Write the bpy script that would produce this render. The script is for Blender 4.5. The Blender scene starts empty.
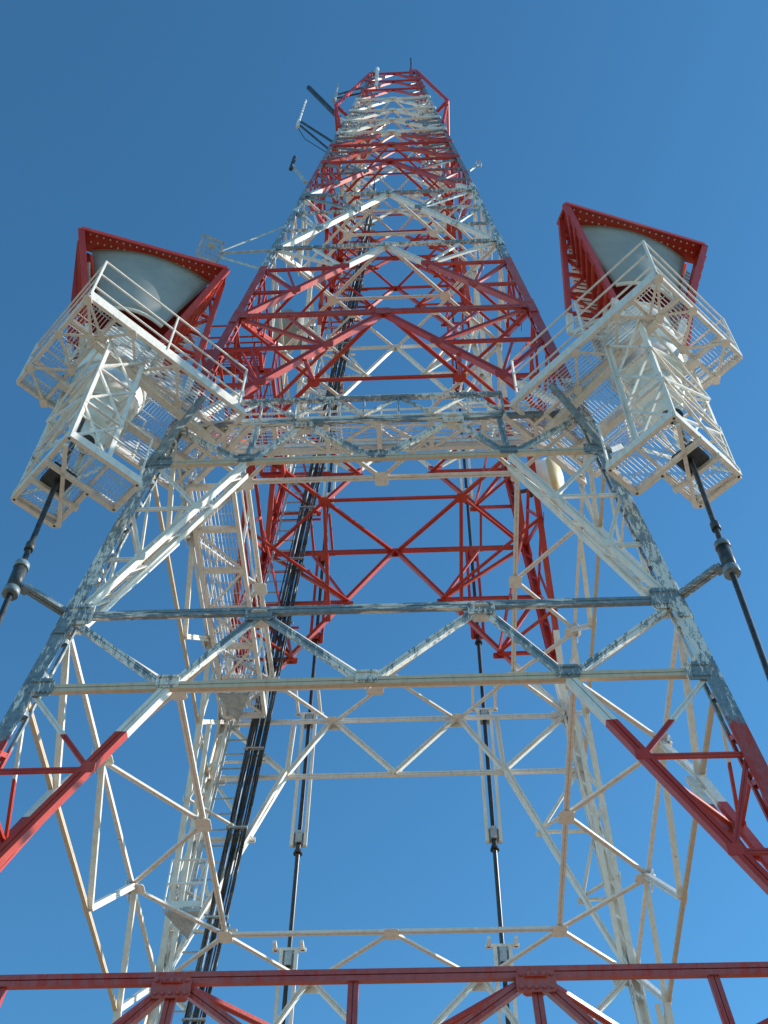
import bpy, bmesh, math, random
from mathutils import Vector, Matrix
random.seed(7)
C = bpy.context.scene
R = math.radians
D = 12.0          # metres from the camera's foot to the tower axis
CAMZ = 1.6
A0, APEX = 0.360841, 4.20063      # half width of the tower at eye height, and its apex (units of D)
# ------------------------------------------------------------------ camera
FPX, PITCH, YAW, ROLL, XC = 1223.28, 0.960798, -0.062143, -0.0204, 0.055710
r0 = Vector((math.cos(YAW), -math.sin(YAW), 0)); fh = Vector((math.sin(YAW), math.cos(YAW), 0))
f0 = fh*math.cos(PITCH) + Vector((0,0,1))*math.sin(PITCH)
u0 = -fh*math.sin(PITCH) + Vector((0,0,1))*math.cos(PITCH)
cr = r0*math.cos(ROLL) - u0*math.sin(ROLL); cu = r0*math.sin(ROLL) + u0*math.cos(ROLL)
cam = bpy.data.objects.new('camera', bpy.data.cameras.new('camera')); C.collection.objects.link(cam)
mw = Matrix((cr, cu, -f0)).transposed().to_4x4(); mw.translation = Vector((XC*D, 0, CAMZ)); cam.matrix_world = mw
cam.data.sensor_fit = 'VERTICAL'; cam.data.sensor_height = 36; cam.data.lens = FPX/1024*36
cam.data.clip_end = 20000; cam.data.clip_start = 0.05
C.camera = cam
# ------------------------------------------------------------------ light
SUN_EL, SUN_AZ = 27, 77           # azimuth measured clockwise from +Y (away from the camera)
C.world = bpy.data.worlds.new('World'); C.world.use_nodes = True
wn = C.world.node_tree.nodes; wl = C.world.node_tree.links
sky = wn.new('ShaderNodeTexSky'); sky.sky_type = 'NISHITA'; sky.sun_disc = False
sky.sun_elevation = R(SUN_EL); sky.sun_rotation = R(SUN_AZ); sky.altitude = 600; sky.air_density = 1.0; sky.dust_density = 0.2; sky.ozone_density = 1.5
tint = wn.new('ShaderNodeMix'); tint.data_type = 'RGBA'; tint.blend_type = 'MULTIPLY'; tint.inputs[0].default_value = 1
tint.inputs[7].default_value = (.52, 1.02, 1.10, 1)          # the deep clear blue of this sky
gm = wn.new('ShaderNodeGamma'); gm.inputs[1].default_value = 1.15; wl.new(sky.outputs[0], gm.inputs[0]); wl.new(gm.outputs[0], tint.inputs[6]); wl.new(tint.outputs[2], wn['Background'].inputs[0]); wn['Background'].inputs[1].default_value = 0.125
sl = bpy.data.lights.new('sun', 'SUN'); sl.energy = 5.0; sl.angle = R(0.5); sl.color = (1, .95, .87)
so = bpy.data.objects.new('sun', sl); C.collection.objects.link(so)
sd = Vector((math.sin(R(SUN_AZ))*math.cos(R(SUN_EL)), math.cos(R(SUN_AZ))*math.cos(R(SUN_EL)), math.sin(R(SUN_EL))))
so.rotation_euler = sd.to_track_quat('Z', 'Y').to_euler(); so.location = (60, 0, 60)
C.view_settings.view_transform = 'Standard'; C.view_settings.look = 'None'
C.view_settings.exposure = 0.45; C.view_settings.gamma = 1
C.render.engine = 'CYCLES'

# ------------------------------------------------------------------ helpers
def W(h): return A0*(1-h/APEX)
def P(x, y, h): return Vector((x*D, (1+y)*D, h*D+CAMZ))      # x, y from the tower axis, h above the eye
def F(face, s, h, inset=0.0):
    """point on a face of the tower: s in -1..1 across it; inset in metres towards the axis"""
    w = W(h); q = w-inset/D
    return {'n': P(s*w, -q, h), 'f': P(-s*w, q, h), 'r': P(q, s*w, h), 'l': P(-q, -s*w, h)}[face]
NORM = {'n': Vector((0,-1,-.086)), 'f': Vector((0,1,-.086)), 'r': Vector((1,0,-.086)), 'l': Vector((-1,0,-.086))}
UP = Vector((0,0,1))

class MB:
    def __init__(s): s.v = []; s.f = []
    def prism(s, ring0, ring1, cap=True):
        n = len(ring0); b = len(s.v); s.v += list(ring0)+list(ring1)
        for i in range(n):
            j = (i+1) % n; s.f.append((b+i, b+j, b+n+j, b+n+i))
        if cap: s.f.append(tuple(b+i for i in range(n))[::-1]); s.f.append(tuple(b+n+i for i in range(n)))
    def frame(s, p, q, up):
        d = (q-p).normalized(); a = up-d*up.dot(d)
        if a.length < 1e-4: a = Vector((1,0,0))-d*d.x
        a.normalize(); return d, a, d.cross(a)
    def sect(s, p, q, up, prof):
        """extrude a profile given in (side, up) coordinates"""
        d, a, b = s.frame(p, q, up)
        s.prism([p+b*x+a*y for x, y in prof], [q+b*x+a*y for x, y in prof])
    def bar(s, p, q, w, h=None, up=UP):
        h = h or w; s.sect(p, q, up, [(-w/2,-h/2),(w/2,-h/2),(w/2,h/2),(-w/2,h/2)])
    def ell(s, p, q, w, up, side=1, t=None, off=0.0):
        t = t or w*.12
        pr = [(off,0),(off+w,0),(off+w,-t),(off+t,-t),(off+t,-w),(off,-w)]
        if side < 0: pr = [(-x, y) for x, y in pr][::-1]
        s.sect(p, q, up, pr)
    def twin(s, p, q, w, up, dk=.6):
        """two channels side by side with a narrow slot between them"""
        g, o, dp = w*.05, w*.5, w*dk
        s.sect(p, q, up, [(g,-dp),(o,-dp),(o,0),(g,0)]); s.sect(p, q, up, [(-o,-dp),(-g,-dp),(-g,0),(-o,0)])
        s.sect(p, q, up, [(-g,-dp*.8),(g,-dp*.8),(g,-dp*.3),(-g,-dp*.3)])
    def tube(s, p, q, r, n=10, r2=None):
        d, a, b = s.frame(p, q, UP); r2 = r if r2 is None else r2
        c = [(math.cos(2*math.pi*i/n), math.sin(2*math.pi*i/n)) for i in range(n)]
        s.prism([p+(a*x+b*y)*r for x, y in c], [q+(a*x+b*y)*r2 for x, y in c])
    def path(s, pts, r, n=6):
        for p, q in zip(pts, pts[1:]): s.tube(p, q, r, n)
    def plate(s, c, n, w, h, t=.012, up=UP, cut=0):
        n = n.normalized(); d, a, b = s.frame(c, c+n, up)
        k = cut*min(w, h)
        if k: pr = [(-w/2+k,-h/2),(w/2-k,-h/2),(w/2,-h/2+k),(w/2,h/2-k),(w/2-k,h/2),(-w/2+k,h/2),(-w/2,h/2-k),(-w/2,-h/2+k)]
        else: pr = [(-w/2,-h/2),(w/2,-h/2),(w/2,h/2),(-w/2,h/2)]
        s.prism([c-n*t/2+b*x+a*y for x, y in pr], [c+n*t/2+b*x+a*y for x, y in pr])
    def slab(s, pts, t):
        """polygon given by its corners, thickened downwards by the vector t"""
        s.prism([q+t for q in pts], list(pts))
    def build(s, name, mat, parent=None, smooth=False):
        me = bpy.data.meshes.new(name); me.from_pydata([tuple(v) for v in s.v], [], s.f)
        bm = bmesh.new(); bm.from_mesh(me); bmesh.ops.recalc_face_normals(bm, faces=bm.faces); bm.to_mesh(me); bm.free()
        if smooth:
            for pl in me.polygons: pl.use_smooth = len(pl.vertices) == 4
        me.materials.append(mat)
        o = bpy.data.objects.new(name, me); C.collection.objects.link(o)
        if parent:
            o.parent = parent; chain = Vector((0,0,0)); q = parent
            while q: chain += q.location; q = q.parent
            me.transform(Matrix.Translation(-chain))
        return o
def tag(o, label=None, cat=None, group=None, kind=None):
    for k, v in (('label', label), ('category', cat), ('group', group), ('kind', kind)):
        if v: o[k] = v
    return o
def empty(name, loc, label, cat, group=None):
    o = bpy.data.objects.new(name, None); C.collection.objects.link(o); o.location = loc
    o.empty_display_size = .3
    return tag(o, label, cat, group)
def part(name, parent, label=None):
    """a part made only of sub-parts is an Empty under its thing"""
    o = bpy.data.objects.new(name, None); C.collection.objects.link(o); o.parent = parent
    if label: o['label'] = label
    return o

# ------------------------------------------------------------------ materials
def mat(name):
    m = bpy.data.materials.new(name); m.use_nodes = True; nt = m.node_tree
    return m, nt, nt.nodes['Principled BSDF']
def add(nt, t, **kw):
    n = nt.nodes.new(t)
    for k, v in kw.items(): setattr(n, k, v)
    return n
def noise(nt, scale, detail=4, rough=.6, vec=None):
    n = add(nt, 'ShaderNodeTexNoise'); n.inputs['Scale'].default_value = scale
    n.inputs['Detail'].default_value = detail; n.inputs['Roughness'].default_value = rough
    if vec: nt.links.new(vec, n.inputs['Vector'])
    return n.outputs['Fac']
def ramp(nt, fac, stops, interp='LINEAR'):
    n = add(nt, 'ShaderNodeValToRGB'); n.color_ramp.interpolation = interp
    e = n.color_ramp.elements
    while len(e) < len(stops): e.new(.5)
    for el, (p, c) in zip(e, stops): el.position = p; el.color = (*c, 1) if len(c) == 3 else c
    nt.links.new(fac, n.inputs[0]); return n.outputs[0]
def mixc(nt, fac, a, b):
    n = add(nt, 'ShaderNodeMix', data_type='RGBA')
    for s, v in ((0, fac), (6, a), (7, b)):
        if isinstance(v, (int, float)): n.inputs[s].default_value = v
        elif isinstance(v, tuple): n.inputs[s].default_value = (*v, 1)
        else: nt.links.new(v, n.inputs[s])
    return n.outputs[2]
BANDS = [.697, 1.353, 1.852, 2.30, 2.735, 3.13]      # heights where the paint changes, red at the very bottom
RED, WHITE = (.45,.034,.016), (.74,.69,.63)
def paint(name, peel=.0, red=RED, white=WHITE, grain=(1.5, 1.5, .35)):
    m, nt, b = mat(name)
    geo = add(nt, 'ShaderNodeNewGeometry'); sep = add(nt, 'ShaderNodeSeparateXYZ'); nt.links.new(geo.outputs['Position'], sep.inputs[0])
    mr = add(nt, 'ShaderNodeMapRange'); mr.inputs[1].default_value = 0; mr.inputs[2].default_value = 4*D+CAMZ
    nt.links.new(sep.outputs[2], mr.inputs[0])
    rw = add(nt, 'ShaderNodeValToRGB'); rw.color_ramp.interpolation = 'CONSTANT'; e = rw.color_ramp.elements
    pos = [0]+[(h*D+CAMZ)/(4*D+CAMZ) for h in BANDS]
    while len(e) < len(pos): e.new(.5)
    for i, (el, p_) in enumerate(zip(e, pos)): el.position = p_; el.color = (*(red if i % 2 == 0 else white), 1)
    nt.links.new(mr.outputs[0], rw.inputs[0])
    fade = ramp(nt, noise(nt, .9, 6, .6, geo.outputs['Position']), [(.50, (0,0,0)), (.75, (1,1,1))])
    fd = add(nt, 'ShaderNodeMix', data_type='RGBA', blend_type='ADD'); nt.links.new(fade, fd.inputs[0]); nt.links.new(rw.outputs[0], fd.inputs[6]); fd.inputs[7].default_value = (.08, .050, .025, 1)
    rust = ramp(nt, noise(nt, 11, 9, .8, geo.outputs['Position']), [(.66, (0,0,0)), (.74, (.7,.7,.7))])
    col = mixc(nt, rust, fd.outputs[2], (.20,.10,.05))
    # streaky soiling and slight fading
    mp = add(nt, 'ShaderNodeMapping'); mp.inputs['Scale'].default_value = (9, 9, 1.4); nt.links.new(geo.outputs['Position'], mp.inputs[0])
    dirt = ramp(nt, noise(nt, 1.6, 6, .65, mp.outputs[0]), [(.46, (1,1,1)), (.80, (.66,.61,.54))])
    mx = add(nt, 'ShaderNodeMix', data_type='RGBA', blend_type='MULTIPLY'); mx.inputs[0].default_value = .75
    nt.links.new(col, mx.inputs[6]); nt.links.new(dirt, mx.inputs[7]); col = mx.outputs[2]
    if peel > 0:
        # old paint flaked off the steel
        mq = add(nt, 'ShaderNodeMapping'); mq.inputs['Scale'].default_value = grain; nt.links.new(geo.outputs['Position'], mq.inputs[0])
        n1 = noise(nt, 11, 12, .80, mq.outputs[0]); n2 = noise(nt, .8, 2, .5, geo.outputs['Position'])
        ma = add(nt, 'ShaderNodeMath', operation='MULTIPLY_ADD'); nt.links.new(n2, ma.inputs[0]); ma.inputs[1].default_value = .45; nt.links.new(n1, ma.inputs[2])
        t = .98-peel*.4
        mask = ramp(nt, ma.outputs[0], [(t-.02 if t < .98 else .96, (0,0,0)), (min(t+.01, .99), (1,1,1))])
        # only in the white stretch is it worn through
        zc = add(nt, 'ShaderNodeMath', operation='LESS_THAN'); nt.links.new(sep.outputs[2], zc.inputs[0]); zc.inputs[1].default_value = BANDS[1]*D+CAMZ
        zd = add(nt, 'ShaderNodeMath', operation='GREATER_THAN'); nt.links.new(sep.outputs[2], zd.inputs[0]); zd.inputs[1].default_value = BANDS[0]*D+CAMZ
        m1 = add(nt, 'ShaderNodeMath', operation='MULTIPLY'); nt.links.new(zc.outputs[0], m1.inputs[0]); nt.links.new(zd.outputs[0], m1.inputs[1])
        m2b = None; zu = add(nt, 'ShaderNodeMath', operation='GREATER_THAN'); nt.links.new(sep.outputs[2], zu.inputs[0]); zu.inputs[1].default_value = BANDS[2]*D+CAMZ
        m3 = add(nt, 'ShaderNodeMath', operation='MAXIMUM'); nt.links.new(m1.outputs[0], m3.inputs[0]); nt.links.new(zu.outputs[0], m3.inputs[1])
        m4 = add(nt, 'ShaderNodeMath', operation='MAXIMUM'); nt.links.new(m3.outputs[0], m4.inputs[0]); m4.inputs[1].default_value = .22
        m2 = add(nt, 'ShaderNodeMath', operation='MULTIPLY'); nt.links.new(mask, m2.inputs[0]); nt.links.new(m4.outputs[0], m2.inputs[1])
        steel = ramp(nt, noise(nt, 14, 5, .7, geo.outputs['Position']), [(.3, (.10,.14,.17)), (.7, (.24,.29,.32))])
        col = mixc(nt, m2.outputs[0], col, steel)
    nt.links.new(col, b.inputs['Base Color'])
    b.inputs['Roughness'].default_value = .36
    bp = add(nt, 'ShaderNodeBump'); bp.inputs['Strength'].default_value = .15; bp.inputs['Distance'].default_value = .01
    nt.links.new(noise(nt, 30, 4, .6, geo.outputs['Position']), bp.inputs['Height']); nt.links.new(bp.outputs[0], b.inputs['Normal'])
    return m
def plain(name, c1, c2, rough=.5, metal=0.0, scale=6):
    m, nt, b = mat(name); geo = add(nt, 'ShaderNodeNewGeometry')
    nt.links.new(ramp(nt, noise(nt, scale, 5, .65, geo.outputs['Position']), [(.35, c1), (.68, c2)]), b.inputs['Base Color'])
    b.inputs['Roughness'].default_value = rough; b.inputs['Metallic'].default_value = metal
    return m
M = dict(bare=paint('mostly_bare_paint', .78, grain=(.25, 1.5, 1.5)), tanp=paint('tan_banded_paint', .12, white=(.58,.47,.34)), paint=paint('banded_paint'), worn=paint('worn_banded_paint', .22), peeled=paint('peeled_banded_paint', .68),  # tanp: banded paint with tan in place of the white
         pw=paint('worn_white_paint', .30, red=WHITE), pw2=paint('clean_white_paint', .08, red=WHITE),
         galvd=plain('weathered_steel', (.10,.14,.17), (.26,.31,.34), .5, .1, 7), galv=plain('galvanised_steel', (.30,.33,.34), (.52,.54,.54), .45, .3, 9),
         white=plain('white_paint', (.78,.77,.73), (.62,.60,.55), .45, 0, 3),
         radome=plain('weathered_grey_fibreglass', (.26,.27,.255), (.35,.355,.33), .55, 0, 1.6),
         black=plain('black_cable_jacket', (.012,.012,.014), (.035,.036,.04), .38, 0, 8),
         dark=plain('dark_steel', (.02,.024,.03), (.06,.07,.075), .5, .2, 10),
         redp=plain('red_paint', (.50,.030,.022), (.40,.03,.025), .45, 0, 4), tan2=plain('tan_seal', (.30,.26,.18), (.40,.36,.27), .6, 0, 9),
         tan=plain('yellowed_radome', (.55,.42,.22), (.68,.55,.33), .5, 0, 5),
         grat=plain('galvanised_grating', (.58,.60,.60), (.74,.75,.74), .4, .1, 12),
         glass=plain('lamp_red_glass', (.4,.02,.02), (.5,.04,.03), .1, 0, 2))
m, nt, b = mat('dry_ground'); geo = add(nt, 'ShaderNodeNewGeometry')
nt.links.new(ramp(nt, noise(nt, .35, 8, .7, geo.outputs['Position']), [(.3, (.21,.155,.09)), (.55, (.31,.225,.13)), (.75, (.16,.13,.06))]), b.inputs['Base Color'])
b.inputs['Roughness'].default_value = .95; M['ground'] = m
m, nt, b = mat('gravel'); geo = add(nt, 'ShaderNodeNewGeometry')
nt.links.new(ramp(nt, noise(nt, 40, 8, .8, geo.outputs['Position']), [(.3, (.24,.20,.15)), (.7, (.40,.34,.26))]), b.inputs['Base Color'])
b.inputs['Roughness'].default_value = .95; M['gravel'] = m

# ------------------------------------------------------------------ ground
g = MB(); g.v = [Vector((sx*4000, sy*4000, 0)) for sx, sy in ((-1,-1),(1,-1),(1,1),(-1,1))]; g.f = [(0,1,2,3)]
tag(g.build('ground', M['ground']), kind='structure')
g = MB(); g.v = [Vector((sx*11, 12+sy*11, .004)) for sx, sy in ((-1,-1),(1,-1),(1,1),(-1,1))]; g.f = [(0,1,2,3)]
tag(g.build('gravel_yard', M['gravel']), kind='structure')

# ------------------------------------------------------------------ the tower
HB = [(.465,.375), (.872,.764), (1.270,1.172)]        # belts: top and bottom chord
HK = [1.632, 1.944, 2.262, 2.505, 2.645, 2.765, 2.885, 2.99, 3.12]   # levels where the K braces meet a strut
HTOP = 3.455
tower = empty('lattice_tower', (0, D, 0), 'tall square lattice tower painted in red and white bands', 'lattice tower')
def fmat(face, base='paint'): return M['peeled'] if face == 'n' else M['worn'] if face in 'lr' else M['paint']

# legs: big angle sections with battens, one mesh each
for (fx, fy) in ((-1,-1),(1,-1),(-1,1),(1,1)):
    b_ = MB()
    hs = [-CAMZ/D, .465, .872, 1.27, 1.632, 1.944, 2.262, 2.765, HTOP]
    wd = [.165, .165, .16, .15, .14, .12, .105, .09]
    for h0, h1, w in zip(hs, hs[1:], wd):
        p = P(fx*W(h0), fy*W(h0), h0); q = P(fx*W(h1), fy*W(h1), h1)
        t = .022
        d = (q-p).normalized()
        ax = Vector((-fx, 0, 0)); ax = (ax-d*ax.dot(d)).normalized(); ay = Vector((0, -fy, 0)); ay = (ay-d*ay.dot(d)).normalized()
        if h0 < 1.9:
            # built-up box leg: outer angle and inner plates
            pr = [(0,0),(w,0),(w,t),(t,t),(t,w),(0,w)]
            b_.prism([p+ax*x+ay*y for x, y in pr], [q+ax*x+ay*y for x, y in pr])
            pr = [(w*.82,w*.78),(w,w*.78),(w,w),(w*.78,w),(w*.78,w*.82),(w*.82,w*.82)]
            b_.prism([p+ax*x+ay*y for x, y in pr], [q+ax*x+ay*y for x, y in pr])
            n = int((q-p).length/.55)
            for i in range(n):
                c0 = p+(q-p)*((i+.3)/n); c1 = p+(q-p)*((i+.5)/n)
                b_.bar(c0+ax*(w-.01), c1+ax*(w-.01)+ay*w*.9, .05, .012, ax); b_.bar(c0+ay*(w-.01), c1+ay*(w-.01)+ax*w*.9, .05, .012, ay)
        else:
            pr = [(0,0),(w,0),(w,t),(t,t),(t,w),(0,w)]
            b_.prism([p+ax*x+ay*y for x, y in pr], [q+ax*x+ay*y for x, y in pr])
        # splice plates
        b_.bar(q-d*.35-ax*.0+ax*w*.5-ay*.012, q+d*.35+ax*w*.5-ay*.012, w*.8, .018, ay)
        b_.bar(q-d*.35+ay*w*.5-ax*.012, q+d*.35+ay*w*.5-ax*.012, w*.8, .018, ax)
    lg = b_.build('leg', M['peeled'] if fy < 0 else M['worn'], tower)
    ft = MB(); c = P(fx*W(-CAMZ/D), fy*W(-CAMZ/D), -CAMZ/D); ft.plate(c+Vector((-fx*.12,-fy*.12,.25)), UP, .9, .9, .5, Vector((1,0,0)))
    ft.build('footing', M['gravel'], lg)

def gus(b_, face, s, h, w, hh=None, inset=.0, cut=.12):
    b_.plate(F(face, s, h)+NORM[face].normalized()*(.012-inset), NORM[face], w, hh or w*.8, .014, UP, cut)

def belt(face, ht, hb, i):
    n = NORM[face]; mt = fmat(face)
    bt = part('belt_truss', tower)
    cw = .095 if face == 'n' else .08
    for h in (ht, hb):
        c = MB(); c.twin(F(face, -.985, h), F(face, .985, h), cw, n)
        c.build('chord', M['tanp'] if h == hb and face != 'f' else M['bare'] if face == 'n' and i > 0 else mt, bt)
    seq = [(-.98, ht), (-.575, hb), (-.355, ht), (0, hb), (.355, ht), (.575, hb), (.98, ht)]
    for a, c in zip(seq, seq[1:]):
        w_ = MB(); w_.twin(F(face, *a, .03), F(face, *c, .03), .075, n, .9)
        w_.build('web_diagonal', mt, bt)
    ps = (-.7, -.355, 0, .355, .7) if i == 0 else (-.575, .575) if i == 2 else ()
    for s in ps:
        w_ = MB(); w_.twin(F(face, s, ht, .03), F(face, s, hb, .03), .08, n); w_.build('web_post', mt, bt)
    pl = [(s, h+(-.008 if h == ht else .004), .30 if h == ht else .24, .17) for s, h in seq[1:-1]]
    if i == 0: pl = [(s, h-.006, .42, .24) if h == ht else (s, h, w, k) for s, h, w, k in pl]
    pl += [(s, ht, .30, .32) for s in (-.94, .94)]+[(s, hb, .26, .24) for s in (-.94, .94)]
    for s, h, w, k in pl:
        g = MB(); gus(g, face, s, h, w, k, 0, .12)
        if face == 'n':
            c0 = F(face, s, h); un = NORM[face].normalized(); rt = Vector((1,0,0)); u2 = un.cross(rt)
            for iu in range(-2, 3):
                for iv in (-1, 1): g.tube(c0+rt*iu*w*.19+u2*iv*k*.3+un*.018, c0+rt*iu*w*.19+u2*iv*k*.3+un*.04, .017, 6)
        g.build('gusset_plate', mt, bt)

def kpanel(face, hb, ht, ctop, hct, w, deep=False, nodes=(1/3, 2/3), gap=.17):
    """main diagonals from the legs at hb up to (+-ctop, hct); redundants back to the legs"""
    n = NORM[face]; mt = fmat(face); br = part('face_bracing', tower)
    for sg in (-1, 1):
        d = MB(); a = F(face, sg*.97, hb, .01); c = F(face, sg*ctop, hct, .01)
        wf = (.95 if deep and face == 'n' and hb < .8 else .66 if deep else .60)*(.8 if face == 'f' else 1)
        d.twin(a, c, w*wf, n, .9 if wf > .9 else 1.3 if deep else 1.15)
        if deep and (face != 'n' or hb > .8):
            a2 = F(face, sg*.955, hb-.004, gap); c2 = F(face, sg*ctop, hct-.004, gap); d.twin(a2, c2, w*.6, n, 1.1)
            k = 5
            for i in range(k):
                t0, t1 = (i+.1)/k, (i+.8)/k
                d.bar(a+(c-a)*t0, a2+(c2-a2)*t1, .035, .02, n)
        d.build('main_diagonal', M['paint'], br)
        rw = w*.5
        for j, t in enumerate(nodes):
            r = MB()
            s = sg*(.97+(ctop-.97)*t); h = hb+(hct-hb)*t
            r.twin(F(face, sg*.97, h, .03), F(face, s, h, .03), rw, n)
            tn = nodes[j+1] if j+1 < len(nodes) else 1
            hn = hb+(hct-hb)*tn
            if tn == 1: hn = min(hct, ht)
            r.twin(F(face, sg*.97, hn, .03), F(face, s, h, .03), rw, n)
            gus(r, face, s, h, rw*2.6, rw*2.2, .02)
            if ctop == 0 and ht < 2.6:
                if j == len(nodes)-1: r.bar(F(face, s, h, .05), F(face, sg*.64, ht, .05), rw*.7, rw*.5, n)
                else: r.bar(F(face, s, h, .05), F(face, sg*.78, hb+(hct-hb)*nodes[j+1], .05), rw*.6, rw*.5, n)
            r.build('redundant_brace', M['worn'] if face == 'n' and hb < 1.9 else mt, br)

def strut(face, h, w, gz=True):
    n = NORM[face]; mt = fmat(face) if h < 2.4 else M['paint']
    s = MB(); s.twin(F(face, -.985, h), F(face, .985, h), w*.85, n)
    if gz: gus(s, face, 0, h-.004, w*2.2, w*1.5)
    for e in (-.94, .94): gus(s, face, e, h, w*1.8, w*1.6)
    s.build('horizontal_strut', mt, tower)

def ring(ht, w):
    """plan bracing of a belt: inner square ring tied to the face nodes"""
    q = .667*W(ht); k = .355*W(ht); L_ = W(ht)
    pr = part('plan_bracing', tower)
    for c, (ex, ey) in (('n', (0,-1)), ('f', (0,1)), ('r', (1,0)), ('l', (-1,0))):
        tx, ty = -ey, ex
        pt = lambda out, al: P(ex*out+tx*al, ey*out+ty*al, ht-.004)
        s = MB(); s.twin(pt(q, -q), pt(q, q), w, -UP); s.build('ring_chord', M['paint'], pr)
        for al in (-k, k):
            sg = 1 if al > 0 else -1
            for tgt in (sg*q, 0):
                b_ = MB(); b_.twin(pt(L_, al), pt(q, tgt), w*.8, -UP); b_.build('ring_web', M['paint'], pr)
        b_ = MB(); b_.twin(pt(q, q), pt(L_*.96, L_*.96), w*.8, -UP); b_.build('corner_tie', M['paint'], pr)
        for al in (-q, 0):
            b_ = MB(); b_.plate(pt(q, al)-UP*.02, -UP, .24, .20, .012, Vector((1,0,0)), .15); b_.build('gusset_plate', M['paint'], pr)
        for al in (-k, k):
            b_ = MB(); b_.plate(pt(L_*.98, al)-UP*.02, -UP, .26, .18, .012, Vector((ey,ex,0)), .15); b_.build('gusset_plate', M['paint'], pr)

def diamond(h, w, ties=True, hb=None):
    L_ = W(h); pr = MB(); z = h-.005
    for (x0, y0), (x1, y1) in (((0,-1),(1,0)), ((1,0),(0,1)), ((0,1),(-1,0)), ((-1,0),(0,-1))):
        pr.twin(P(x0*L_, y0*L_, z), P(x1*L_, y1*L_, z), w, -UP)
        if ties:
            mx, my = (x0+x1)/2, (y0+y1)/2
            pr.twin(P(mx*L_, my*L_, z), P((1 if mx > 0 else -1)*L_*.96, (1 if my > 0 else -1)*L_*.96, z), w*.7, -UP)
            pr.plate(P(mx*L_, my*L_, z)-UP*.03, -UP, w*3, w*3, .012, Vector((1,0,0)), .25)
    if ties:
        for sg in (-1, 1): pr.twin(P(-.5*L_, sg*.5*L_, z), P(.5*L_, sg*.5*L_, z), w*.85, -UP)
    pr.build('plan_bracing', M['paint'], tower)

part_hip = part('hip_bracing', tower)
for i, (ht, hb) in enumerate(HB):
    for f in 'nfrl': belt(f, ht, hb, i)
    ring(ht, .072)
for f in 'nfrl':
    kpanel(f, .02, HB[0][1], .575, HB[0][1], .10, True, gap=.13)
    kpanel(f, HB[0][0], HB[1][1], .575, HB[1][1], .105, True, gap=.14)
    kpanel(f, HB[1][0], HB[2][1], .575, HB[2][1], .105, True, gap=.18)
    kpanel(f, HB[2][0], HK[0], 0, HK[0], .15)
    ws = [.15, .15, .14, .125, .125, .12, .11, .10]
    for a, c, w in zip(HK, HK[1:], ws):
        kpanel(f, a, c, 0, c, w, False, (1/3, 2/3) if c < 2.3 else (1/3, 2/3))
    for h, w in zip(HK, [.12,.11,.11,.10,.10,.10,.09,.09,.09]): strut(f, h, w)
    for a, c in zip((HK[-1], 3.235, 3.345), (3.235, 3.345, HTOP)): kpanel(f, a, c, 0, c, .10, False, (.5,)); strut(f, c, .09, False)
for k, h in enumerate(HK): diamond(h, [.075,.07,.065,.055,.05,.05,.045,.045,.045][k], k < 5)
# hip ties: small members across each corner between neighbouring faces
lv = [(HB[0][0], HB[1][1], .575, .05), (HB[1][0], HB[2][1], .575, .05), (HB[2][0], HK[0], 0, .055)]+[(a, c, 0, .05) for a, c in zip(HK, HK[1:])]
for hb, ht, ct, wd_ in lv:
    for t in ((1/3, 2/3) if ht < 2.6 else (.5,)):
        h = hb+(ht-hb)*t; q = .97+(ct-.97)*t; L_ = W(h)
        for fx in (-1, 1):
            for fy in (-1, 1):
                b_ = MB(); b_.twin(P(fx*q*L_, fy*L_*.975, h), P(fx*L_*.975, fy*q*L_, h), wd_, -UP)
                if t < .4 and hb > 1.2: b_.bar(P(fx*q*L_, fy*L_*.97, h), P(fx*W(ht)*.97, fy*W(ht)*.75, ht-.005), wd_*.7)
                b_.build('hip_tie', M['paint'], part_hip)
# posts from the lowest K diagonals up to the first diamond
h = HB[2][0]+(HK[0]-HB[2][0])*.55
for sx in (-1, 1):
    for sy in (-1, 1):
        vp = MB(); vp.twin(P(sx*W(h)*.44, sy*W(h)*.985, h), P(sx*W(HK[0])*.5, sy*W(HK[0])*.5, HK[0]), .07, UP)
        vp.build('inner_post', M['paint'], tower)

# ------------------------------------------------------------------ more things
GZ = 1.27
def grating(b_, pts, z, dirv, gap=.075, bw=.008, holes=None):
    """open bar grating filling the convex polygon pts (x, y in tower units) at height z"""
    d = Vector((dirv[0], dirv[1], 0)).normalized(); nrm = Vector((-d.y, d.x, 0))
    W_ = [P(x, y, z) for x, y in pts]
    def run(dd, nn, step, w, h, dz):
        lo = min(p.dot(nn) for p in W_); hi = max(p.dot(nn) for p in W_); k = lo+step/2
        while k < hi:
            ts = []
            for a, c in zip(W_, W_[1:]+W_[:1]):
                da, dc = a.dot(nn)-k, c.dot(nn)-k
                if da*dc < 0:
                    q = a+(c-a)*(da/(da-dc)); ts.append(q.dot(dd))
            if len(ts) == 2:
                t0, t1 = sorted(ts); segs = [(t0, t1)]
                if holes:
                    hc, hr = holes; hc = P(hc[0], hc[1], z); off = hc.dot(nn)-k
                    if abs(off) < hr:
                        hw = hr; c0 = hc.dot(dd); segs = [(t0, min(t1, c0-hw)), (max(t0, c0+hw), t1)]
                for a0, a1 in segs:
                    if a1-a0 > .02:
                        base = nn*k+Vector((0,0,W_[0].z+dz)); b_.bar(base+dd*a0, base+dd*a1, w, h)
            k += step
    run(d, nrm, gap, bw, .022, 0); run(nrm, d, .22, .008, .010, .007)
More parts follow.
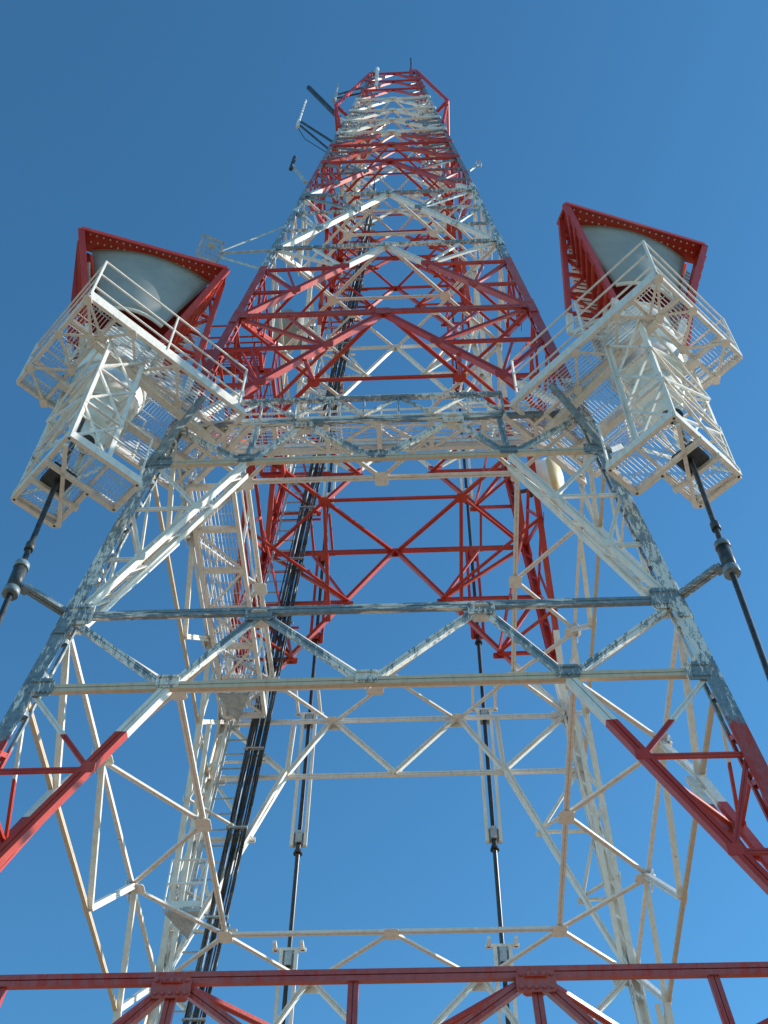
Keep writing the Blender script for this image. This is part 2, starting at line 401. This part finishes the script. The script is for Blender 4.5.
def railing(b_, pts, z, hgt=.092, rails=(1, .62, .25), r=.018, post=.038, n=None):
    for a, c in zip(pts, pts[1:]):
        A = P(*a, z); B = P(*c, z); L = (B-A).length; k = max(1, round(L/1.3))
        for f in rails: b_.bar(A+UP*hgt*D*f, B+UP*hgt*D*f, r*1.3)
        for i in range(k+1):
            q = A+(B-A)*(i/k); b_.bar(q, q+UP*hgt*D, post, post*.6, (B-A).normalized())
        b_.bar(A+UP*.07, B+UP*.07, .012, .10)

for side, sx in (('left', -1), ('right', 1)):
    e = Vector((sx, -1, 0)).normalized(); tt = Vector((1, sx*1, 0)).normalized()      # outwards; across
    if sx > 0: tt = Vector((1, 1, 0)).normalized()
    else: tt = Vector((1, -1, 0)).normalized()
    near = 1 if sx < 0 else -1            # sign of tt that lies towards the camera side
    Q = lambda s, t: ((e*s+tt*t*near).x, (e*s+tt*t*near).y)     # s outwards, t>0 towards the camera
    cen = Q(.457, 0)
    pf = empty('corner_platform', P(*Q(.40, 0), GZ),
      'white railed platform with lattice cage, out from the %s front leg beneath the %s horn' % (side, side), 'platform', 'horn platforms on the front legs')
    so_, si, hw, st = .525, .30, .074, .038
    # floor beams
    edges = [((si-.0,hw),(so_,hw)), ((so_,hw),(so_,-hw)), ((so_,-hw),(si,-hw)), ((si,-hw),(si,hw)),
             ((so_-st,hw),(so_-st,-hw)), ((si,hw-st),(so_,hw-st)), ((si,-hw+st),(so_,-hw+st))]
    for k_, (a, c) in enumerate(edges[:4]):
        b_ = MB(); b_.bar(P(*Q(*a), GZ)+UP*.004*k_, P(*Q(*c), GZ)+UP*.004*k_, .05, .12-.012*(k_%2)); b_.build('edge_beam', M['pw'], pf)
    for a, c in edges[4:]:
        b_ = MB(); b_.bar(P(*Q(*a), GZ)-UP*.02, P(*Q(*c), GZ)-UP*.02, .045, .08); b_.build('floor_beam', M['pw2'], pf)
    # zigzag soffit bracing in the strips
    def zig(a0, a1, b0, b1, k, dz=0.0):
        z = MB()
        A0_, A1_, B0_, B1_ = (P(*Q(*v), GZ)-UP*(.078+dz) for v in (a0, a1, b0, b1))
        pts = [(A0_+(A1_-A0_)*(i/k)) if i % 2 == 0 else (B0_+(B1_-B0_)*(i/k)) for i in range(k+1)]
        for i, (u, v) in enumerate(zip(pts, pts[1:])): z.bar(u, v, .035, .02)
        for u in pts: z.plate(u-UP*.018, UP, .13, .11, .01, Vector((1,0,0)), .2)
        z.build('soffit_bracing', M['pw2'], pf)
    zig((so_,hw),(so_,-hw),(so_-st,hw),(so_-st,-hw),5); zig((so_,hw),(.37,hw),(so_,hw-st),(.37,hw-st),5,.03)
    g = MB()
    grating(g, [Q(so_,hw),Q(so_,-hw),Q(so_-st,-hw),Q(so_-st,hw)], GZ+.004, (tt.x,tt.y), .05)
    grating(g, [Q(so_-st,hw),Q(so_-st,hw-st),Q(si,hw-st),Q(si,hw)], GZ+.004, (e.x,e.y), .05)
    grating(g, [Q(so_-st,-hw),Q(so_-st,-hw+st),Q(si,-hw+st),Q(si,-hw)], GZ+.004, (e.x,e.y), .05)
    grating(g, [Q(.40,hw-st),Q(.40,-hw+st),Q(si,-hw+st),Q(si,hw-st)], GZ+.004, (tt.x,tt.y), .05)
    g.build('floor_grating', M['grat'], pf)
    # corner floor inside the tower
    w = W(GZ)
    g = MB(); tri = [(sx*.155, -w), (sx*w, -w), (sx*w, -.155)]
    grating(g, tri, GZ+.006, (1, sx), .055); g.build('inner_grating', M['grat'], pf)
    b_ = MB(); b_.bar(P(sx*.150, -w, GZ), P(sx*w, -.150, GZ), .07, .16); b_.build('edge_beam', M['pw2'], pf)
    b_ = MB(); b_.bar(P(sx*.20, -w, GZ)-UP*.02, P(sx*w, -.20, GZ)-UP*.02, .06, .12); b_.build('floor_beam', M['pw2'], pf)
    # cantilever beams from the leg and knee braces
    for t in (-.036, .036):
        b_ = MB(); b_.bar(P(*Q(w*1.414-.05, t*.6), GZ)-UP*.12, P(*Q(.49, t), GZ)-UP*.12, .10, .12); b_.build('cantilever_beam', M['pw2'], pf)
    for t in (-1, 1):
        b_ = MB(); b_.bar(P(sx*W(1.165), -W(1.165), 1.165), P(*Q(.352, t*.062), GZ)-UP*.08, .075, .075); b_.build('knee_brace', M['galvd'], pf)
    r_ = MB(); railing(r_, [Q(.31,hw), Q(so_,hw), Q(so_,-hw), Q(.36,-hw)], GZ+.005); r_.build('railing', M['pw2'], pf)
    # cage and lower landing
    LZ = 1.05
    ss = (.478, .432, .392); oh = .049
    cg = part('lattice_cage', pf)
    posts = [(ss[0], oh), (ss[1]-.004, oh), (ss[0], -oh), (ss[1]-.004, -oh*.9)]
    for s_, t_ in posts:
        b_ = MB(); b_.ell(P(*Q(s_, t_), LZ), P(*Q(s_, t_), GZ), .065, (e*(1 if s_ > .45 else -1)), 1 if t_ > 0 else -1); b_.build('cage_post', M['pw'], cg)
    kk = 3
    for (a, c) in ((0, 1), (0, 2), (2, 3), (1, 3)):
        for i in range(kk):
            z0 = LZ+(GZ-LZ)*i/kk; z1 = LZ+(GZ-LZ)*(i+1)/kk
            A_, C_ = Q(*posts[a]), Q(*posts[c])
            b_ = MB(); b_.bar(P(*A_, z0), P(*C_, z0), .034, .03)
            b_.bar(P(*(A_ if i % 2 == 0 else C_), z0), P(*(C_ if i % 2 == 0 else A_), z1), .034, .03)
            if a == 0: b_.bar(P(*(C_ if i % 2 == 0 else A_), z0)+e*.03, P(*(A_ if i % 2 == 0 else C_), z1)+e*.03, .03, .03)
            b_.build('cage_brace', M['pw'], cg)
    ld = part('lower_landing', pf)
    outl = [(ss[0],oh+.003),(ss[0],-oh-.003),(ss[1]-.006,-oh-.003),(ss[1]-.006,.008),(ss[2],.008),(ss[2],oh+.003)]
    for a, c in zip(outl, outl[1:]+outl[:1]):
        b_ = MB(); b_.bar(P(*Q(*a), LZ), P(*Q(*c), LZ), .06, .13); b_.build('landing_beam', M['pw2'], ld)
    g = MB()
    grating(g, [Q(ss[0],oh),Q(ss[0],-oh),Q(ss[1]-.006,-oh),Q(ss[1]-.006,oh)], LZ+.004, (tt.x,tt.y), .05, holes=(Q(.457,0), .13))
    grating(g, [Q(ss[1]-.006,oh),Q(ss[1]-.006,.008),Q(ss[2],.008),Q(ss[2],oh)], LZ+.004, (tt.x,tt.y), .05)
    g.build('landing_grating', M['grat'], ld)
    fr = MB()
    for t_ in (-.014, .014): fr.bar(P(*Q(ss[0]+.004, t_), LZ)-UP*.10, P(*Q(ss[1]-.010, t_), LZ)-UP*.10, .05, .07)
    fr.bar(P(*Q(ss[0]-.002, .045), LZ)-UP*.11, P(*Q(ss[1]-.008, -.045), LZ)-UP*.11, .05, .05)
    fr.build('hanger_frame', M['pw2'], ld)
    fr = MB(); fr.plate(P(*Q(.457, 0), LZ)-UP*.02, UP, .32, .32, .10, e); fr.build('clamp_block', M['dark'], ld)
    r_ = MB(); railing(r_, [Q(ss[2],oh), Q(ss[0],oh), Q(ss[0],-oh)], LZ+.004, .085, (1, .5), .018, .035); r_.build('landing_railing', M['pw2'], ld)

    # ---- waveguide
    wg = empty('waveguide', P(*cen, .0),
      'dark round waveguide pipe hanging from the cage under the %s horn' % side, 'waveguide', 'waveguides at the front legs')
    b_ = MB(); b_.tube(P(*cen, -.05), P(*cen, 1.17), .032, 12); b_.build('pipe', M['dark'], wg, True)
    for h0, h1, r_ in ((.865,.895,.075),(.858,.866,.09),(.925,.935,.052),(.896,.903,.085),(.62,.63,.07),(.35,.36,.07)):
        b_ = MB(); b_.tube(P(*cen, h0), P(*cen, h1), r_, 14); b_.build('coupling', M['dark'] if r_ < .08 else M['galvd'], wg, True)
    am = MB(); l1 = P(sx*W(.875), -W(.875), .875); c1 = P(*cen, .875); dd = (c1-l1)
    am.twin(l1, l1+dd*.80, .10, -UP); am.tube(l1+dd*.78, c1, .022, 8); am.plate(l1+dd*.8, UP, .12, .09, .05, dd.normalized())
    am.build('waveguide_arm', M['bare'], tower)

    # ---- horn
    AL = .333; ca, sa = math.cos(AL), math.sin(AL); hx, hy = (-.319, -.310) if sx < 0 else (.328, -.318)
    H = lambda u, f, z: P(hx+u*ca+f*sa, hy+u*sa-f*ca, z)
    fdir = Vector((sa, -ca, 0)); udir = Vector((ca, sa, 0))
    hn = empty('horn_antenna', P(hx, hy, 1.17),
      'big horn reflector antenna with red hood and grey face on the %s front platform' % side, 'antenna', 'horn antennas on the front corners')
    zt, zb = 1.562, 1.30
    hw_ = lambda z: .026+(.100-.026)*(z-zb)/(zt-zb)
    ff = lambda z: .0035+(.052-.0035)*(z-zb)/(zt-zb)
    # hood: thick plate from the front edge back to the reflector
    b_ = MB(); b_.slab([H(-.1,.052,zt), H(.1,.052,zt), H(.1,.022,zt), H(-.1,.022,zt)], Vector((0,0,-.05)))
    hood = b_.build('hood', M['paint'], hn)
    b_ = MB()
    for a, c in (((-.1,.052),(.1,.052)),((-.1,.050),(-.1,.022)),((.1,.050),(.1,.022))): b_.bar(H(*a, zt-.003), H(*c, zt-.003), .03, .10 if a[1] > .051 else .09)
    b_.build('hood_rim', M['paint'], hood)
    b_ = MB()  # small white plates: light through the hood's holes, put in as colour
    for row, fo in ((0, .0475), (1, .0405)):
        for i in range(20):
            u = -.087+.174*(i+.3*row)/19.3
            arc = .047-.020*(u/.085)**2 if False else .0
            b_.plate(H(u, fo-.004*(abs(u)/.1)*row, zt)-UP*.056, UP, .026, .026, .012, fdir, .25)
    o_ = b_.build('lit_hole_row', M['white'], hood); o_['kind'] = 'stuff'
    # grey convex face
    v = MB(); NU, NT = 16, 10; k0 = 0
    for j in range(NT+1):
        t = j/NT; z = zt-.006-t*.150; half = .081*(1-t)+.040*t
        for i in range(NU+1):
            a = -1+2*i/NU
            fo = (.024+.016*(1-a*a))*(1-t)+(.020+.012*(1-a*a))*t
            v.v.append(H(a*half, fo, z))
    for j in range(NT):
        for i in range(NU):
            q = j*(NU+1)+i; v.f.append((q, q+1, q+NU+2, q+NU+1))
    fc = v.build('aperture_face', M['radome'], hn)
    for pl in fc.data.polygons: pl.use_smooth = True
    sm = fc.modifiers.new('thick', 'SOLIDIFY'); sm.thickness = .03
    for nm, j, r_, mt_ in (('top_seal', 0, .022, M['tan2'] if 'tan2' in M else M['pw2']), ('lower_rim', NT, .030, M['white'])):
        b_ = MB(); b_.path([v.v[j*(NU+1)+i]+fdir*.012 for i in range(NU+1)], r_, 6); b_.build(nm, mt_, fc)
    # side walls with ribs, back frame and slats
    for sg in (-1, 1):
        outer = sg == sx
        fb = H(sg*.036, .010, 1.335); ft_ = H(sg*.1, .050, zt-.004); bt_ = H(sg*.0985, .030, zt-.006); bb_ = H(sg*(.058 if outer else .090), -.026, 1.335)
        mt1 = H(sg*.096, .031, zt-.006); mb1 = H(sg*.040, -.020, 1.335)
        wl_ = MB(); nrm = udir*sg
        wl_.slab([ft_, fb, mb1, mt1], -nrm*.03)
        sw = wl_.build('side_wall', M['paint'], hn)
        b_ = MB(); b_.bar(ft_, fb, .07, .10, nrm); b_.build('front_beam', M['paint'], sw)
        b_ = MB(); b_.bar(bt_, bb_, .06, .09, nrm); b_.build('back_post', M['paint'], sw)
        b_ = MB(); k = 6
        for i in range(k):
            t0, t1 = i/k, (i+1)/k
            b_.bar(mt1+(mb1-mt1)*(t0 if i % 2 else t1), bt_+(bb_-bt_)*(t1 if i % 2 else t0), .045, .045, nrm)
            b_.bar(mt1+(mb1-mt1)*t1, bt_+(bb_-bt_)*t1, .05, .05, nrm)
        b_.build('side_truss', M['paint'], sw)
        b_ = MB(); k = 9
        for i in range(1, k):
            t = i/k; b_.bar(ft_+(fb-ft_)*t+nrm*.04, mt1+(mb1-mt1)*min(1, t*.9+.22)+nrm*.04, .04, .07, nrm)
        b_.build('rib', M['paint'], sw)
        b_ = MB(); b_.bar(mt1+(mb1-mt1)*.15-nrm*.115, mb1-nrm*.115, .03, .03)
        for i in range(26):
            t = .15+.85*(i+.5)/26; b_.bar(mt1+(mb1-mt1)*t-nrm*.10, bt_+(bb_-bt_)*t-nrm*.10, .02, .03, nrm)
        o_ = b_.build('louvre_panel', M['pw2'], sw)
    # curved back of the reflector
    v = MB(); NB = 10
    for j in range(NB+1):
        t = j/NB; z = zt-.004-t*.235; f_ = .018-.060*math.sin(t*1.5); half = .088*(1-t)+.05*t
        for i in range(NU+1):
            a = -1+2*i/NU; v.v.append(H(a*half, f_-.012*(1-a*a), z))
    for j in range(NB):
        for i in range(NU):
            q = j*(NU+1)+i; v.f.append((q, q+1, q+NU+2, q+NU+1))
    bk = v.build('reflector_back', M['paint'], hn)
    for pl in bk.data.polygons: pl.use_smooth = True
    sm = bk.modifiers.new('thick', 'SOLIDIFY'); sm.thickness = .03
    # white feed cone
    b_ = MB(); prof = [(1.165,.008),(1.185,.022),(1.23,.034),(1.29,.044),(1.335,.046),(1.38,.045)]
    for (z0, r0_), (z1, r1_) in zip(prof, prof[1:]): b_.tube(H(0,-.024,z0), H(0,-.024,z1), r0_*D, 28, r1_*D)
    cn = b_.build('feed_cone', M['white'], hn, True)
    for z, r_ in ((1.23,.034),(1.29,.044),(1.335,.046),(1.372,.0455)):
        b_ = MB(); b_.tube(H(0,-.024,z-.0015), H(0,-.024,z+.0015), r_*D+.025, 28); b_.build('cone_flange', M['white'], cn, True)
    b_ = MB(); b_.tube(P(hx*.99,hy,1.14), H(0,-.018,1.17), .11, 16, .08); b_.build('feed_throat', M['dark'], cn, True)
    for t_ in (-.034, .034):
        b_ = MB(); b_.bar(P(*Q(.487, t_), GZ)+UP*.05, H(0.0+(-.02 if t_ < 0 else .02), -.012, 1.40), .07, .05, fdir); b_.build('support_strut', M['pw2'], hn)

# ---- walkway along the near face and along the left face, at the platform level
def walkway(name, label, a, c, inw, wdt, z, mt, gm, rail_out=True):
    wk = empty(name, P(*((Vector(a)+Vector(c))/2), z), label, 'walkway', 'walkways inside the tower')
    A_, C_, I_ = Vector(a), Vector(c), Vector(inw)
    for k, o in enumerate((0, wdt)):
        b_ = MB(); b_.bar(P(*(A_+I_*o), z), P(*(C_+I_*o), z), .06, .14); b_.build('edge_beam', mt, wk)
    g = MB(); d_ = (C_-A_).normalized(); grating(g, [A_, C_, C_+I_*wdt, A_+I_*wdt], z+.004, (d_.x, d_.y), .055)
    g.build('floor_grating', gm, wk)
    L = (C_-A_).length; n = max(2, int(L*D/.75)); zz = MB()
    for i in range(n+1):
        q = A_+(C_-A_)*(i/n); zz.bar(P(*q, z)-UP*.03, P(*(q+I_*wdt), z)-UP*.03, .07, .09)
    for i in range(n):
        q0 = A_+(C_-A_)*(i/n); q1 = A_+(C_-A_)*((i+1)/n)
        if i % 2: zz.bar(P(*q0, z)-UP*.05, P(*(q1+I_*wdt), z)-UP*.05, .035)
        else: zz.bar(P(*(q0+I_*wdt), z)-UP*.05, P(*q1, z)-UP*.05, .035)
    zz.build('floor_frame', mt, wk)
    for o in ((0, wdt) if rail_out else (wdt,)):
        r_ = MB(); railing(r_, [tuple(A_+I_*o), tuple(C_+I_*o)], z+.005, .088, (1, .55), .02, .04)
        r_.build('railing', mt, wk)
    return wk
w = W(GZ)
nw = walkway('walkway', 'white grated walkway along the front face between the two corner platforms', (-.19, -w+.004), (.19, -w+.004), (0, 1), .042, GZ+.006, M['pw2'], M['grat'], False)
b_ = MB(); hz = GZ+.042
b_.bar(P(-.185, -w-.004, hz), P(.15, -w-.004, hz), .07, .06)
k = 8
for i in range(k):
    x0 = -.185+.335*i/k; x1 = -.185+.335*(i+1)/k
    b_.bar(P(x0, -w-.004, GZ if i % 2 == 0 else hz), P(x1, -w-.004, hz if i % 2 == 0 else GZ), .05, .03)
    b_.bar(P(x1, -w-.004, GZ), P(x1, -w-.004, hz), .04, .03)
b_.build('outer_truss', M['peeled'], nw)
walkway('walkway', 'long white grated walkway running back along the left face of the tower', (-w+.012, -.17), (-w+.012, .22), (1, 0), .056, GZ-.012, M['pw2'], M['grat'])
walkway('walkway', 'short red walkway sticking out of the left face beside the left horn', (-.27, -.165), (-.185, -.165), (0, 1), .03, 1.62, M['paint'], M['paint'])
walkway('walkway', 'red walkway running back inside the left face, above the white walkway', (-.205, -.135), (-.205, .05), (1, 0), .035, 1.62, M['paint'], M['paint'])

# ---- rear waveguides
for side, sx in (('left', -1), ('right', 1)):
    x, y = sx*.131, .30
    wg = empty('waveguide', P(x, y, 0), 'thin black waveguide rod with spring hangers down the rear face, %s of the two' % ('left' if sx < 0 else 'right'), 'waveguide', 'waveguides on the rear face')
    b_ = MB(); b_.tube(P(x, y, -.10), P(x, y, 2.75), .036, 10); b_.build('pipe', M['black'], wg, True)
    for h0, h1 in ((.70,.925),(1.085,1.335),(1.50,1.735),(1.90,2.12),(2.30,2.5)):
        hg = part('spring_hanger', wg)
        for o in (-.11, .11):
            b_ = MB(); b_.bar(P(x, y, h0)+Vector((o,-.03,0)), P(x, y, h1)+Vector((o,-.03,0)), .055, .05, Vector((0,1,0))); b_.build('hanger_rail', M['pw2'] if h1 < 1.34 else M['paint'], hg)
        for h in (h0+.014, h1-.014):
            b_ = MB(); c_ = P(x, y, h); b_.plate(c_+Vector((0,.03,0)), Vector((0,1,0)), .24, .30, .02)
            b_.plate(c_-Vector((0,.07,0)), Vector((0,1,0)), .10, .24, .02)
            for o in (-.06, .06): b_.tube(c_+Vector((o,0,-.10)), c_+Vector((o,0,.10)), .03, 8)
            b_.build('hanger_block', M['galv'] if h < 1.34 else M['paint'], hg)
        b_ = MB(); b_.tube(P(x,y,h0)-UP*.14, P(x,y,h0)-UP*.05, .075, 12, .05); b_.build('collar', M['black'], hg)
        # outrigger tie to the rear face
        b_ = MB(); b_.bar(P(x, y, h1)+Vector((-.2,-.02,0)), P(x, W(h1), h1)+Vector((-.2,0,0)), .05); b_.bar(P(x, y, h1)+Vector((.2,-.02,0)), P(x, W(h1), h1)+Vector((.2,0,0)), .05)
        b_.bar(P(x, y, h1)+Vector((-.25,-.02,0)), P(x, y, h1)+Vector((.25,-.02,0)), .05); b_.build('hanger_bracket', M['paint'], hg)

# ---- ladder and cables beside the rear left leg
def col(off, h, yo=.0): return P(-W(h)+off, W(h)-.012+yo, h)
HL = [-.13+.13*i for i in range(25)]
ld = empty('climbing_ladder', col(.037, -.13), 'tall steel ladder between the white rear left leg and the black cables', 'ladder')
for o in (-.017, .017):
    b_ = MB()
    for h0, h1 in zip(HL, HL[1:]): b_.bar(col(.036+o, h0), col(.036+o, h1), .045, .03, Vector((0,1,0)))
    b_.build('stile', M['galv'], ld)
b_ = MB(); h = -.12
while h < 2.98: b_.bar(col(.019, h), col(.053, h), .02); h += .025
o_ = b_.build('rung', M['galv'], ld); o_['kind'] = 'stuff'
h = -.1
while h < 2.98:
    b_ = MB(); b_.bar(col(.0, h, .01), col(.085, h, .01), .04, .03); h += .13
    b_.build('ladder_bracket', M['paint'], ld)
cb = empty('cable_bundle', col(.062, -.13), 'thick bundle of black cables climbing the tower beside the ladder', 'cables')
random.seed(3)
for i in range(9):
    b_ = MB(); o = .0500+.0032*i; r_ = random.choice((.014, .017, .021)); z_ = random.uniform(-.006, .006)
    ph = random.uniform(0, 6)
    hs_ = [-.13+.065*k for k in range(50)]
    b_.path([col(o+.0012*math.sin(ph+7*h), h, z_-.010) for h in hs_ if h < 3.06-i*.05], r_, 6); b_.build('cable', M['black'], cb, True)
for k in range(24):
    h = -.1+.13*k; b_ = MB(); b_.bar(col(.049, h, -.016), col(.077, h, -.016), .05, .03); b_.bar(col(.049, h, .0), col(.077, h, .0), .05, .03); b_.build('cable_clamp', M['galv'], cb)

# ---- rest platforms at the ladder
for (x0, y0, z0, lab) in ((-.244, .205, .90, 'small white railed landing beside the ladder low on the rear left leg'),
                          (-.222, .195, 1.25, 'small grey triangular landing under the back end of the left walkway')):
    t = empty('rest_landing', P(x0, y0, z0), lab, 'platform', 'small landings at the rear left leg')
    b_ = MB(); b_.slab([P(x0-.022,y0-.024,z0), P(x0+.022,y0-.024,z0), P(x0-.0,y0+.03,z0)], Vector((0,0,-.05))); b_.build('floor_plate', M['galv'], t)
    b_ = MB(); railing(b_, [(x0-.022,y0-.024),(x0+.022,y0-.024),(x0,y0+.03)], z0, .07, (1,.5), .018, .035); b_.build('railing', M['white'], t)

# ---- drum antennas
def drum(name, lab, c, axis, r, dep, mface, mbody, anchor, grp=None):
    t = empty(name, c, lab, 'antenna', grp); a = axis.normalized()
    b_ = MB(); b_.tube(c-a*dep*.5, c+a*dep*.5, r, 36); b_.build('drum_shroud', mbody, t, True)
    b_ = MB(); d_, e1, e2 = b_.frame(c, c+a, UP); NR, NK = 36, 9
    for k in range(NK+1):
        th = k/NK*math.pi/2; rr = max(.004, r*.985*math.cos(th)); q = c+a*(dep*.5+.24*math.sin(th))
        b_.v += [q+(e1*math.cos(2*math.pi*i/NR)+e2*math.sin(2*math.pi*i/NR))*rr for i in range(NR)]
    for k in range(NK):
        for i in range(NR): b_.f.append((k*NR+i, k*NR+(i+1)%NR, (k+1)*NR+(i+1)%NR, (k+1)*NR+i))
    b_.build('radome', mface, t, True)
    b_ = MB(); b_.tube(c-a*dep*.5, c-a*(dep*.5+.16), r*.9, 36, r*.3); b_.build('reflector_back', mbody, t, True)
    b_ = MB(); q = c-a*(dep*.5+.22); b_.tube(q-UP*r, q+UP*r, .05, 10); b_.bar(q+UP*r*.5, anchor+UP*r*.5, .06); b_.bar(q-UP*r*.5, anchor-UP*r*.5, .06)
    b_.plate(q, a, .3, .4, .12); b_.build('mount', M['dark'], t)
drum('dish_antenna', 'round white drum dish with yellowed face right of the red rear leg', P(.262, .18, 1.775), Vector((1, -.30, -.02)), .44, .26, M['tan'], M['white'], P(.205, .205, 1.79))
drum('dish_antenna', 'grey drum dish half hidden behind the red bracing above the left walkway', P(-.235, .20, 2.42), Vector((-.8, -.5, 0)), .55, .5, M['radome'], M['radome'], P(-.178, .178, 2.42))

# ---- small aerials
t = empty('grid_antenna', P(-.30, -.197, 1.925), 'small square grid antenna on long struts between the left horn and the tower', 'antenna')
cg_ = P(-.297, -.197, 1.942); b_ = MB()
nx = Vector((.30, -.62, -.72)).normalized(); ux = UP.cross(nx).normalized(); uy = nx.cross(ux).normalized()
for i in range(9): b_.bar(cg_+ux*(-.21+.0525*i)-uy*.21, cg_+ux*(-.21+.0525*i)+uy*.21, .012, .012, nx)
for i in range(5): b_.bar(cg_-ux*.21+uy*(-.21+.105*i), cg_+ux*.21+uy*(-.21+.105*i), .012, .012, nx)
for sx in (-1, 1): b_.bar(cg_+ux*.22*sx-uy*.22, cg_+ux*.22*sx+uy*.22, .035, .06, nx); b_.bar(cg_+uy*.22*sx-ux*.22, cg_+uy*.22*sx+ux*.22, .035, .06, nx)
b_.build('grid_reflector', M['galv'], t)
b_ = MB(); b_.bar(cg_, cg_+nx*.22, .03); b_.plate(cg_+nx*.22, nx, .14, .10, .05); b_.build('feed', M['galv'], t)
b_ = MB(); lg_ = lambda h: P(-W(h), -W(h), h)
b_.tube(cg_+ux*.2-nx*.05, lg_(1.93), .03, 8); b_.tube(cg_+ux*.2-nx*.05-UP*.15, lg_(1.84), .03, 8); b_.tube(cg_+ux*.2-nx*.05+UP*.1, lg_(2.06), .02, 8); b_.build('strut', M['galv'], t)

def aerial(name, lab, cat, pieces):
    """pieces: (part name, [(p, q, r), ...], material)"""
    t = empty(name, pieces[0][1][0][0], lab, cat)
    for nm, segs, mt_ in pieces:
        b_ = MB()
        for p, q, r_ in segs: b_.tube(p, q, r_, 8)
        b_.build(nm, mt_, t)
yf = -.085
aerial('pole_antenna', 'long dark pole leaning out from the upper left of the tower', 'antenna',
  [('boom', [(P(-.108, yf, 2.93), P(-.222, yf, 3.27), .075)], M['dark']), ('bracket', [(P(-.095, yf, 2.86), P(-.125, yf, 2.98), .10)], M['paint'])])
aerial('whip_antenna', 'white upright whip on two dark arms, leftmost near the tower top', 'antenna',
  [('whip', [(P(-.229, yf, 2.955), P(-.222, yf, 3.16), .032), (P(-.229, yf, 2.94), P(-.229, yf, 2.99), .05)], M['white']),
   ('arm', [(P(-.128, yf, 2.80), P(-.222, yf, 2.98), .035), (P(-.137, yf, 2.75), P(-.222, yf, 2.95), .03)], M['dark']),
   ('feed_cable', [(P(-.226, yf, 2.93), P(-.205, yf, 2.85), .012), (P(-.205, yf, 2.85), P(-.145, yf, 2.74), .012)], M['black'])])
aerial('stub_antenna', 'short upright aerial on a double arm at the left of the red tower top', 'antenna',
  [('rod', [(P(-.148, yf, 3.17), P(-.146, yf, 3.30), .035), (P(-.150, yf, 3.14), P(-.146, yf, 3.20), .06)], M['galv']),
   ('arm', [(P(-.08, yf, 3.25), P(-.148, yf, 3.19), .03), (P(-.082, yf, 3.20), P(-.148, yf, 3.16), .03)], M['dark'])])
aerial('panel_antenna', 'tiny bracket aerial off the left leg below the upper red band', 'antenna',
  [('rod', [(P(-.197, -.17, 2.40), P(-.194, -.17, 2.47), .05)], M['dark']), ('arm', [(P(-.195, -.17, 2.42), P(-.162, -.17, 2.32), .045)], M['galv'])])
aerial('loop_antenna', 'tiny wire aerial off the right leg below the upper red band', 'antenna',
  [('arm', [(P(.158, -.165, 2.36), P(.178, -.165, 2.40), .03)], M['galv']),
   ('cage', [(P(.178+.006*math.cos(a), -.165, 2.40+.022*math.sin(a)), P(.178+.006*math.cos(a+1.05), -.165, 2.40+.022*math.sin(a+1.05)), .016) for a in [1.05*i for i in range(6)]], M['galv'])])
aerial('lightning_rod', 'thin lightning rod on the top right corner of the tower', 'lightning rod',
  [('rod', [(P(.048, -.062, 3.42), P(.048, -.062, 3.60), .03)], M['dark']), ('base', [(P(.048, -.062, 3.40), P(.048, -.062, 3.48), .07)], M['paint'])])
aerial('tube_antenna', 'white upright tube antenna against the red top section of the tower', 'antenna',
  [('tube', [(P(-.045, -.075, 3.28), P(-.045, -.075, 3.46), .06)], M['white']), ('bracket', [(P(-.045, -.075, 3.32), P(-.045, -.06, 3.32), .04)], M['dark'])])

# ---- red service ring near the top, part of the tower
rz, rw = 2.94, .133
rg = part('top_service_ring', tower)
for sx, sy in ((-1,-1),(1,-1),(1,1),(-1,1)):
    nx_, ny_ = (-sy, sx)
    b_ = MB()
    if (sx, sy) == (-1, -1): b_.tube(P(-rw, -rw, rz), P(-W(rz), -W(rz), rz), .04, 8)
    else: b_.tube(P(sx*rw, sy*rw, rz), P(-sy*rw, sx*rw, rz), .045, 8); b_.tube(P(sx*rw, sy*rw, rz-.03), P(-sy*rw, sx*rw, rz-.03), .03, 8); b_.build('ring_rail', M['redp'] if 'redp' in M else M['paint'], rg)
    b_ = MB(); b_.tube(P(sx*rw, sy*rw, rz), P(sx*W(HTOP), sy*W(HTOP), HTOP), .055, 8); b_.build('stay', M['redp'] if 'redp' in M else M['paint'], rg)
    b_ = MB(); b_.tube(P(sx*rw, sy*rw, rz), P(sx*W(2.82), sy*W(2.82), 2.82), .045, 8); b_.build('prop', M['redp'] if 'redp' in M else M['paint'], rg)
    b_ = MB(); b_.tube(P(sx*rw, sy*rw, rz), P(sx*W(rz), sy*W(rz), rz), .05, 8); b_.build('outrigger', M['redp'] if 'redp' in M else M['paint'], rg)
